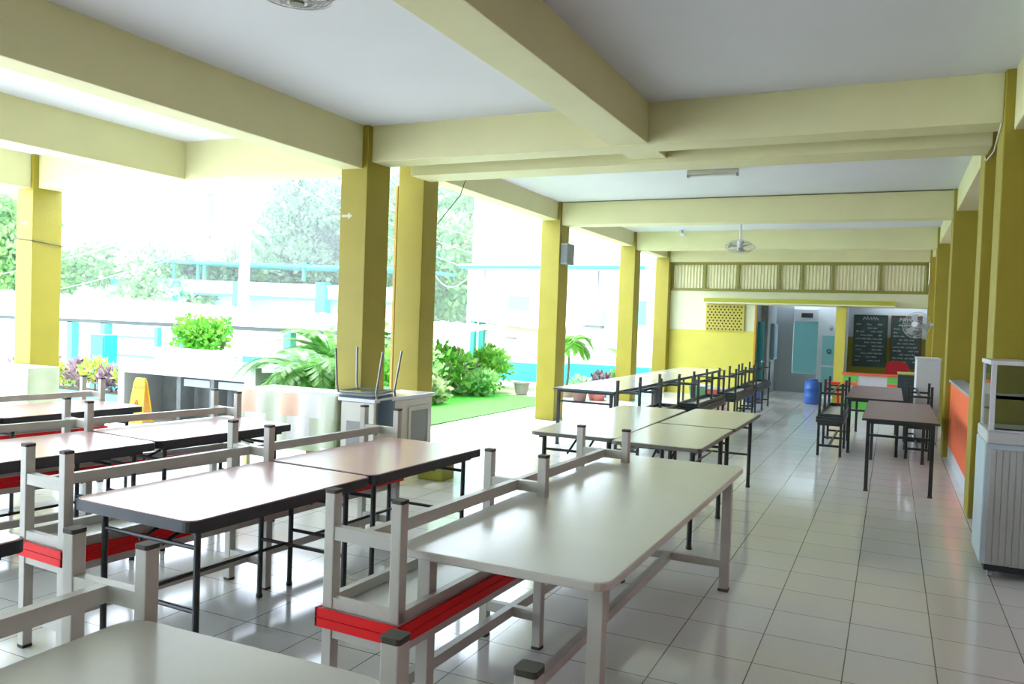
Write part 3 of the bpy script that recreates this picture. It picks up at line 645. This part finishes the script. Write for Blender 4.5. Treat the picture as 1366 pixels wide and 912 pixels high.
for a, b in (((-.07, z0), (.07, z0)), ((.07, z0), (0, z0+.14)), ((0, z0+.14), (-.07, z0))):
    m.bar((a[0], -.1+a[1]*.13, a[1]), (b[0], -.1+b[1]*.13, b[1]), .014)
m.bar((0, -.073, .21), (.0, -.065, .27), .02); m.build('warning_triangle', mat('warn_red', (220, 90, 60), .5), ws)

# ------------------------------------------------------------------ vegetation
def leaves(m, cx, cy, cz, rx, ry, rz, n, size, asp=.45, shell=.5, up=.3):
    for _ in range(n):
        while 1:
            d = Vector((random.uniform(-1, 1), random.uniform(-1, 1), random.uniform(-1, 1)))
            if shell < d.length <= 1: break
        p = Vector((cx+d.x*rx, cy+d.y*ry, cz+d.z*rz))
        a = (d+Vector((random.gauss(0, .6), random.gauss(0, .6), random.gauss(up, .6)))).normalized(); b = a.orthogonal().normalized()
        b = (Matrix.Rotation(random.uniform(0, 2*PI), 3, a) @ b); s = size*random.uniform(.6, 1.3)
        m.add([p-a*s*.1, p+a*s*.45+b*s*asp, p+a*s, p+a*s*.45-b*s*asp], [(0, 1, 2, 3)])
def tree(name, x, y, z0, h, blobs, n, size, mt, label, cat='tree', group=None, trunk=.12, asp=.35):
    t = empty(name, (x, y, z0), 0, label, cat, group)
    m = MB()
    for (bx, by, bz, r) in blobs: leaves(m, bx, by, bz, r, r, r*.8, int(n*1.7*r*r), size*.72, asp)
    m.build('foliage', mt, t)
    tb = MB(); tb.tube([(0, 0, 0), (.1*trunk, 0, h*.4), (0, .1, h*.8)], trunk, 8, r1=trunk*.5)
    for (bx, by, bz, r) in blobs[:5]: tb.tube([(0, .05, h*.5), (bx*.6, by*.6, bz*.8), (bx, by, bz)], trunk*.4, 5, r1=trunk*.1)
    tb.build('trunk', barkm, t)
    return t
random.seed(3)
lg = leafmat('leaf_pale', (160, 205, 150), (205, 228, 180)); lm = leafmat('leaf_mid', (110, 175, 105), (175, 212, 130)); ld = leafmat('leaf_dark', (130, 175, 135), (185, 210, 165))
ly = leafmat('leaf_lime', (70, 150, 45), (145, 200, 80)); lf_ = leafmat('leaf_fern', (60, 125, 55), (130, 180, 90)); lp = leafmat('leaf_purple', (90, 60, 90), (170, 150, 150)); lyw = leafmat('leaf_yellow', (120, 150, 60), (215, 215, 110))
def blobs(n, R, h0, h1, r0, r1):
    return [(random.uniform(-R, R), random.uniform(-R*.6, R*.6), random.uniform(h0, h1), random.uniform(r0, r1)) for _ in range(n)]
tree('leafy_tree', -33.5, 30, -1, 6, blobs(14, 4.6, 2.5, 5.3, 1.3, 2.2), 420, .42, lg, 'broad pale green tree right of the leftmost column')
tree('leafy_tree', -33.0, 35, -1, 5.5, blobs(9, 3.4, 2.2, 4.9, 1.3, 1.9), 420, .42, lg, 'low pale green tree behind the blue trimmed pavilion')
tree('leafy_tree', -38.5, 23, -1, 6.5, blobs(10, 3.2, 3.6, 7.4, 1.3, 2.0), 420, .4, lm, 'dense green tree at the far left edge')
tree('leafy_tree', -26.6, 35, -1, 10, blobs(24, 4.2, 3.6, 11.8, 1.5, 2.4), 420, .4, ld, 'tall grey green tree between the utility pole and the thick column')
tree('leafy_tree', -17.6, 33, -1, 9, blobs(20, 3.4, 2.8, 10.4, 1.3, 2.2), 420, .38, lm, 'tall green tree seen right of the second column')
tree('leafy_tree', -25.4, 43, -1, 11, blobs(14, 3.2, 2.6, 12.5, 1.5, 2.4), 420, .38, ld, 'grey green tree seen between the two near columns')
# tall thin conifer and coconut palm
cf = empty('conifer', (-34.3, 33, -1), 0, 'thin wispy conifer rising above the pale tree', 'tree')
m = MB()
for k in range(14): leaves(m, 0, 0, 4.5+k*.36, 1.0-.06*k, 1.0-.06*k, .25, 90, .35, .2, 0)
m.build('foliage', lg, cf); MB().tube([(0, 0, 0), (0, 0, 9.6)], .12, 6, r1=.03).build('trunk', barkm, cf)
def fronds(m, c, n, L, droop, lw=.02, leaflet=.3, upb=.8, seg=10, dens=2, spread=1):
    for i in range(n):
        az = 2*PI*i/n+random.uniform(-.3, .3); el = random.uniform(.35, 1.25)*upb; l = L*random.uniform(.75, 1.1)
        d = Vector((math.cos(az)*math.cos(el)*spread, math.sin(az)*math.cos(el)*spread, math.sin(el))).normalized(); p = Vector(c); pts = [p.copy()]
        for k in range(seg):
            p = p+d*l/seg; d = (d+Vector((0, 0, -droop/seg*(1+k*.25)))).normalized(); pts.append(p.copy())
        m.tube(pts, lw, 4, r1=lw*.3)
        for k in range(1, seg+1):
            dd = (pts[k]-pts[k-1]).normalized(); sd_ = dd.cross(Vector((0, 0, 1))).normalized()
            ll = leaflet*math.sin(PI*(k+.6)/(seg+1.6))+leaflet*.2
            for q in range(dens):
                b0 = pts[k-1].lerp(pts[k], q/dens)
                for s in (-1, 1):
                    t = b0+(sd_*s*.85+dd*.6+Vector((0, 0, -.25))).normalized()*ll; wv = dd*ll*.055
                    m.add([b0-wv, b0.lerp(t, .5)-wv*1.1, t, b0.lerp(t, .5)+wv*1.1], [(0, 1, 2, 3)])
def palm(name, x, y, z, h, n, L, droop, mt, label, trunk=.08, cat='palm', group=None, **k):
    t = empty(name, (x, y, z), 0, label, cat, group); m = MB(); fronds(m, (0, 0, h), n, L, droop, **k); m.build('fronds', mt, t)
    if trunk: MB().tube([(0, 0, 0), (.03, 0, h*.5), (0, 0, h+.02)], trunk, 8, r1=trunk*.8).build('trunk', barkm, t)
    return t
palm('coconut_palm', -28.6, 29, -1, 6.2, 13, 2.4, 1.5, lg, 'distant coconut palm left of the utility pole', .13, leaflet=.55, lw=.03)
palm('areca_palm', -6.75, 8.3, 0, .7, 34, 1.1, 1.15, lf_, 'lush feathery palm behind the patchwork counter', .05, leaflet=.22, lw=.009, dens=6)
palm('areca_palm', -6.2, 8.7, 0, .35, 26, 1.05, 1.3, leafmat('leaf_bluegreen', (60, 110, 70), (130, 165, 115)), 'feathery palm just left of the thick column', .05, leaflet=.2, lw=.008, dens=3)
palm('areca_palm', -8.1, 10.4, 0, .9, 22, 1.4, .9, lf_, 'taller palm behind the feathery pair', .05, leaflet=.26, lw=.008, dens=5)
palm('young_palm', -6.35, 16.3, .2, .95, 14, .75, 1.7, ly, 'young lime palm in a pot right of the speaker column', .03, leaflet=.26, lw=.008, dens=5)
palm('young_palm', -5.55, 17.3, .2, .75, 9, .5, 1.5, lm, 'small potted palm just right of the fourth column', .02, leaflet=.18, lw=.006)
# shrub above the trough
sh = empty('round_shrub', (-10.75, 10.4, 0), 0, 'bright green bush rising behind the wash trough', 'bush')
m = MB()
for k in range(10): leaves(m, random.uniform(-.36, .36), random.uniform(-.3, .3), random.uniform(.8, 1.3), .27, .27, .22, 190, .085, .45, .2)
m.build('foliage', ly, sh)
tb = MB()
for k in range(5): tb.tube([(random.uniform(-.1, .1), 0, 0), (random.uniform(-.4, .4), 0, 1.1)], .02, 6)
tb.build('stems', barkm, sh)
# garden shrubs left of the speaker column
random.seed(21)
for i, (x, y, r, h, mt, lab) in enumerate(((-7.9, 11.7, .55, .85, ly, 'yellow green broad leaved shrub right of the second column'), (-8.4, 12.9, .65, .95, lm, 'green shrub in the middle of the garden bed'),
        (-8.1, 14.0, .6, .9, ly, 'lime leaved shrub towards the right of the garden bed'), (-8.4, 15.0, .55, .8, leafmat('leaf_var', (80, 110, 70), (210, 220, 160)), 'variegated shrub at the right end of the garden bed'),
        (-8.9, 11.9, .6, 1.0, lm, 'tall shrub at the back of the garden bed'), (-9.4, 14.2, .6, 1.15, ly, 'tall lime shrub at the back right of the garden bed'), (-8.15, 15.9, .6, .8, ly, 'lime shrub at the far right end of the bed beside the cyan wall'), (-7.75, 14.9, .4, .45, lm, 'green shrub by the far end of the lawn'), (-7.75, 12.8, .38, .45, leafmat('leaf_var', (80, 110, 70), (210, 220, 160)), 'low variegated shrub at the lawn edge'))):
    s = empty('garden_shrub', (x, y, 0), 0, lab, 'shrub', 'garden bed shrubs'); m = MB()
    for k in range(7): leaves(m, random.uniform(-r, r)*.6, random.uniform(-r, r)*.6, h*random.uniform(.4, .85), r*.6, r*.6, h*.42, 150, .13, .3, .1, up=.5)
    m.build('foliage', mt, s); st = MB()
    for k in range(6): st.tube([(random.uniform(-.1, .1), random.uniform(-.1, .1), 0), (random.uniform(-r, r)*.6, random.uniform(-r, r)*.6, h*.8)], .012, 5)
    st.build('stems', barkm, s)
# lawn
lw = MB().add([(-6.2, 9.0, 0), (-6.05, 15.6, 0), (-9.0, 15.6, 0), (-9.0, 10.6, 0), (-12, 10.6, 0), (-12, 9, 0)], [(0, 1, 2, 3, 4, 5)])
tag(lw.build('lawn', grass_mat()), 'bright green grass strip beside the walkway', 'grass', kind='stuff')
# planter with purple and yellow leaves
pl = empty('raised_planter', (-12.0, 8.75, -.06), 0, 'low turquoise planter wall left of the wash trough', 'planter')
MB().box(-1.6, 1.9, -.25, .25, 0, .30).build('wall', mat('planter_teal', (90, 185, 180), .5), pl); MB().box(-1.55, 1.85, -.2, .2, .29, .31).build('soil', mat('soil2', (90, 80, 60), .9), pl)
random.seed(8)
for i in range(9):
    x = -13.4+i*.38; s = empty('cordyline', (x, 8.75, .25), 0, ('purple leaved plant' if i % 2 == 0 else 'yellow leaved plant')+' number %s from the left in the turquoise planter' % ['first', 'second', 'third', 'fourth', 'fifth', 'sixth', 'seventh', 'eighth', 'ninth'][i], 'plant', 'planter plants')
    s['label'] = s['label'].replace('number ', '')
    m = MB(); leaves(m, 0, 0, .2+.05*(i % 3), .22, .2, .2, 300, .1, .22, 0, up=.8); m.build('foliage', lp if i % 2 == 0 else lyw, s); MB().tube([(0, 0, 0), (0, 0, .3)], .015, 6).build('stem', barkm, s)
# pots near the far building
def pot(x, y, r, h, cc, lab, plant=None):
    p = empty('flower_pot', (x, y, 0), 0, lab, 'pot'); nm = 'pot_%d_%d' % (cc[0], cc[1])
    MB().lathe([(r*.75, 0), (r, h*.9), (r*1.08, h*.9), (r*1.08, h), (r*.95, h), (r*.92, h-.02)], 18).build('pot', mat(nm, cc, .7), p, smooth=False)
    if plant:
        m = MB(); leaves(m, 0, 0, h+.14, .2, .2, .16, 130, .13, .25, 0, up=.7); m.build('foliage', plant, p)
pot(-7.25, 15.9, .17, .26, (150, 140, 130), 'grey planter pot on the walkway left of the speaker column')
pot(-5.75, 15.5, .16, .2, (120, 90, 80), 'dark clay pot first right of the speaker column', ld)
pot(-5.52, 15.9, .2, .2, (205, 120, 110), 'pale red clay pot under the long white table')
pot(-5.75, 16.75, .19, .24, (120, 120, 100), 'grey green pot with purple plant under the long white table', lp)
pot(-5.5, 17.1, .17, .22, (190, 170, 150), 'pale pot with green plant near the fourth column', lm)
pot(-6.35, 16.3, .2, .24, (170, 150, 130), 'pale pot holding the young lime palm')
pot(-5.55, 17.75, .18, .24, (160, 120, 100), 'clay pot against the cyan dado', lm)

# ------------------------------------------------------------------ buildings outside
bd = empty('annex_building', (-7.6, 18, 0), 0, 'white two storey building with cyan dado beyond the columns', 'building')
def Bx(x0, x1, y0, y1, z0, z1): return MB().box(x0+7.6, x1+7.6, y0-18, y1-18, z0, z1)
Bx(-9.7, -5.0, 18.0, 24, .62, 6.5).build('wall', extw, bd); Bx(-9.72, -5.0, 17.98, 24, -.5, .62).build('dado', cyan, bd)
bd.location = (-8.28, 19.6, -.14); bd.scale = (1.089,)*3
Bx(-9.76, -9.3, 17.9, 18.0, -.4, 2.86).build('corner_pillar', mat('pale_cyan', (180, 232, 232), .5), bd)
Bx(-9.75, -5.05, 17.5, 18.0, 2.86, 2.96).build('ledge', extw, bd); Bx(-9.75, -5.05, 17.48, 17.5, 2.84, 2.92).build('ledge_trim', cyan, bd)
for x0, x1, z0, z1 in ((-8.6, -8.05, 1.62, 2.2), (-5.42, -5.1, 1.6, 2.15)):
    w_ = Bx(x0, x1, 17.97, 18.0, z0, z1).build('window', mat('window_cyan', (120, 215, 220), .3), bd)
    m = MB()
    for a in ((x0-.03, x1+.03, z1, z1+.04), (x0-.03, x1+.03, z0-.04, z0), (x0-.03, x0, z0, z1), (x1, x1+.03, z0, z1)): m.box(a[0]+7.6, a[1]+7.6, -.05, 0, a[2], a[3])
    m.build('window_frame', extw, w_)
for x in (-7.6, -6.3): MB().tube([(x+7.6, -.04, 2.84), (x+7.6, -.04, 1.9), (x+7.62, -.04, 1.75)], .018).build('downpipe', grm, bd)
ac = empty('air_conditioner', (-6.92, 19.38, 1.49), 0, 'white outdoor air conditioner unit high on the white building', 'air conditioner')
MB().box(-.32, .26, -.14, .18, .05, .55).build('body', wht, ac, bevel=.01); MB().torus((-.08, -.145, .3), .18, .01, (0, 1, 0), 24).build('fan_ring', grm, ac); MB().box(-.28, .26, -.1, .2, 0, .04).build('bracket', grm, ac)
# lean-to and beige wall beside it
lt = empty('lean_to', (-8.5, 15.4, -.02), 0, 'beige wall under a sloping white sheet roof left of the speaker column', 'shed')
def pt(x, y, z): return (x+8.5, y-15.4, z+.02)
m = MB(); v = [pt(-9.5, 17.4, 1.62), pt(-6.9, 17.4, 1.42), pt(-6.9, 17.85, 1.72), pt(-9.5, 17.85, 1.95)]
m.add(v+[(x, y, z-.05) for x, y, z in v], [(0, 1, 2, 3), (7, 6, 5, 4), (0, 4, 5, 1), (1, 5, 6, 2), (2, 6, 7, 3), (3, 7, 4, 0)]); m.build('sheet_roof', extw, lt)
MB().box(-9.25+8.5, -7.0+8.5, 17.75-15.4, 17.85-15.4, .6, 1.6).build('wall', extc, lt)
MB().box(-9.4+8.5, -9.3+8.5, 17.45-15.4, 17.6-15.4, 0, 1.58).build('post', teal, lt); MB().box(-9.25+8.5, -9.12+8.5, 17.6-15.4, 17.7-15.4, 0, 1.6).build('post', teal, lt)
MB().tube([(-.05, 2.3, 1.2), (.25, 2.3, 1.2)], .015).build('tap_pipe', grm, lt)
# covered walkway roof (corrugated)
cw = empty('walkway_roof', (-16, 14, -.9), 0, 'long white corrugated shed roof over the outside walkway', 'roof')
m = MB(); n = 230; top = []; 
for i in range(n+1):
    x = -30+22.2*i/n; wv = .025*math.sin(i*PI/2); zr = 1.30-.0*(x+16)+.9; zt = 1.98-.03*(x+25)+.9
    top += [(x+16, -.3, zr+wv), (x+16, 2.2, zt+wv)]
m.add(top+[(x, y, z-.015) for x, y, z in top], [(2*i, 2*i+2, 2*i+3, 2*i+1) for i in range(n)]+[(2*n+2+2*i, 2*n+3+2*i, 2*n+5+2*i, 2*n+4+2*i) for i in range(n)]+[(2*i, 2*n+2+2*i, 2*n+4+2*i, 2*i+2) for i in range(n)])
m.build('corrugated_sheet', extw, cw)
MB().box(-14, 6.2, -.2, -.12, 2.06, 2.15).build('fascia_beam', mat('shade_grey', (70, 80, 78), .7), cw)
for x in (-19.15, -17.9, -15.2, -12.0, -9.6): MB().box(x+16-.1, x+16+.1, -.2, 0, 0, 2.08).build('post', teal, cw)
# walls and fence under it
fw_ = empty('boundary_wall', (-16, 19.5, -.9), 0, 'white boundary wall with a pink band behind the walkway', 'wall')
MB().box(-30, 5.2, 0, .2, 0, 2.1).build('wall', extw, fw_); MB().box(-2, 5.2, -.012, 0, 1.4, 1.7).build('pink_band', mat('pink_band', (236, 170, 184), .6), fw_)
random.seed(4); m = MB()
for k in range(34):
    x = -1.8+k*.2; m.box(x, x+random.uniform(.06, .15), -.02, -.013, 1.46, 1.46+random.uniform(.1, .2))
m.build('band_marks', mat('pink_mark', (225, 110, 135), .6), fw_)
for x in (0.6, 3.2): MB().box(x, x+.35, -.1, 0, 0, 2.2).build('cyan_pier', mat('pale_cyan', (180, 232, 232), .5), fw_)
gt = empty('railing_gate', (-16.4, 13.4, -.9), 0, 'turquoise railing gate with small balusters behind the blue locker', 'gate')
for x in (-.9, .9): MB().box(x-.06, x+.06, -.06, .06, 0, 2.05).build('post', teal, gt)
for z in (1.0, 1.3, 1.75): MB().box(-.84, .84, -.03, .03, z, z+.06).build('rail', teal, gt)
m = MB()
for k in range(12): m.tube([(-.78+k*.142, 0, .2), (-.78+k*.142, 0, 1.0)], .02, 6)
m.build('balusters', wht, gt)
lk = empty('blue_locker', (-13.45, 10.4, -.06), 0, 'bright cyan metal locker standing outside left of the wash trough', 'locker')
MB().box(-.2, .2, -.14, .14, .05, 1.12).build('body', mat('locker_cyan', (40, 190, 225), .35), lk, bevel=.01); MB().box(-.17, .17, -.155, -.14, .1, 1.08).build('door', MATS['locker_cyan'], lk); MB().box(.09, .12, -.17, -.155, .6, .7).build('handle', blk, lk); MB().box(-.2, .2, -.14, .14, 0, .05).build('plinth', grm, lk)
# distant pavilion with blue trim
pv = empty('far_pavilion', (-28, 27, -1), 0, 'far white pavilion with turquoise beams and a thin flat roof', 'building')
def V(x0, x1, y0, y1, z0, z1): return MB().box(x0+28, x1+28, y0-27, y1-27, z0+1, z1+1)
def Vs(xa, za, xb, zb, h, y0, y1, nm, mt):     # slightly sloping long member
    m = MB(); v = [(xa, y0, za), (xb, y0, zb), (xb, y1, zb), (xa, y1, za)]
    v = [(x+28, y-27, z+1) for x, y, z in v]; m.add(v+[(x, y, z+h) for x, y, z in v], [(3, 2, 1, 0), (4, 5, 6, 7), (0, 1, 5, 4), (1, 2, 6, 5), (2, 3, 7, 6), (3, 0, 4, 7)]); return m.build(nm, mt, pv)
Vs(-32.4, 3.75, -17, 3.4, .1, 26.5, 30, 'thin_roof', cyan)
Vs(-34.4, 2.45, -17, 2.15, .5, 27, 27.4, 'parapet', extw); Vs(-34.5, 2.93, -17, 2.63, .1, 26.9, 27.5, 'parapet_cap', mat('pale_cyan', (180, 232, 232), .5)); Vs(-31, 2.33, -17, 2.03, .1, 26.95, 27.2, 'soffit_beam', cyan)
for x in (-34.0, -30.0, -26.2, -21.6): V(x-.25, x+.25, 26.8, 27.2, -1, 2.9).build('pillar', cyan, pv)
for x in (-30.2, -28.7, -28.3, -22.6): V(x-.06, x+.06, 26.9, 27.0, 2.95, 3.75).build('roof_post', teal, pv)
V(-29.5, -17, 28, 28.2, -1, 2.3).build('rear_wall', mat('hazy_blue', (190, 214, 222), .7), pv)
hs = empty('far_house', (-40.5, 26, -1), 0, 'far house with cyan eave at the extreme left', 'building')
MB().box(-5, 1.5, 0, 5, 0, 2.9).build('wall', greyc, hs); MB().box(-5.3, 1.8, -.4, 5, 3.9, 4.05).build('eave', cyan, hs)
v = [(-5.3, -.4, 4.05), (1.8, -.4, 4.05), (1.8, 5, 5.2), (-5.3, 5, 5.2)]
MB().add(v+[(x, y, z+.08) for x, y, z in v], [(3, 2, 1, 0), (4, 5, 6, 7), (0, 1, 5, 4), (1, 2, 6, 5), (2, 3, 7, 6), (3, 0, 4, 7)]).build('roof', extw, hs)
MB().box(-5, 1.5, -.1, 0, 2.9, 3.9).build('upper_wall', extw, hs); MB().box(1.3, 1.6, -.4, -.1, 0, 3.9).build('post', cyan, hs)
# utility pole and wires
up_ = empty('utility_pole', (-22.2, 23, -1), 0, 'tall pale concrete utility pole outside the left bay', 'pole')
MB().tube([(0, 0, 0), (.1, 0, 5), (.35, 0, 11)], .24, 12, r1=.14).build('pole', mat('pole_white', (236, 236, 232), .7), up_, smooth=True)
MB().bar((-.6, 0, 8.2), (1.2, 0, 8.2), .08).build('crossarm', grm, up_); MB().tube([(.26, -.2, 2), (.45, -.2, 9)], .03, 6).build('conduit', grm, up_)
for i, (a, b, lab) in enumerate((((-22, 23, 5.6), (-36, 16, 1.2), 'thin overhead wire, upper one left of the pole'), ((-21.5, 22, 4.2), (-34, 16, .6), 'thin overhead wire, lower one left of the pole'), ((-21.5, 23, 7.2), (-14, 26, 3.4), 'overhead wire sloping right from the pole, lowest'), ((-21.5, 23, 7.6), (-14, 26, 4.0), 'overhead wire sloping right from the pole, middle'), ((-21.5, 23, 8.0), (-14, 26, 4.6), 'overhead wire sloping right from the pole, highest'), ((-14.5, 24, 3.2), (-10.6, 19.5, 2.75), 'pale cable sagging to the white building'))):
    a, b = Vector(a), Vector(b); pts = [a.lerp(b, k/10)-Vector((0, 0, .4*math.sin(PI*k/10))) for k in range(11)]
    tag(MB().tube(pts, .014, 5).build('overhead_wire', grm), lab, 'wire')

# scatter volume added to wash out the far yard like overexposure
hz = MB().box(-75, 5, 21, 60, -.85, 16).build('washout_volume', (lambda m: m)(bpy.data.materials.new('washout_volume')))
hm = bpy.data.materials['washout_volume']; hm.use_nodes = True; hm.node_tree.nodes.clear()
ho = hm.node_tree.nodes.new('ShaderNodeOutputMaterial'); hv = hm.node_tree.nodes.new('ShaderNodeVolumeScatter')
hv.inputs['Color'].default_value = (.97, 1, .99, 1); hv.inputs['Density'].default_value = .014
hm.node_tree.links.new(hv.outputs[0], ho.inputs['Volume'])
tag(hz, 'added pale scatter volume imitating overexposure over the far trees and houses', 'washout_volume', kind='stuff')
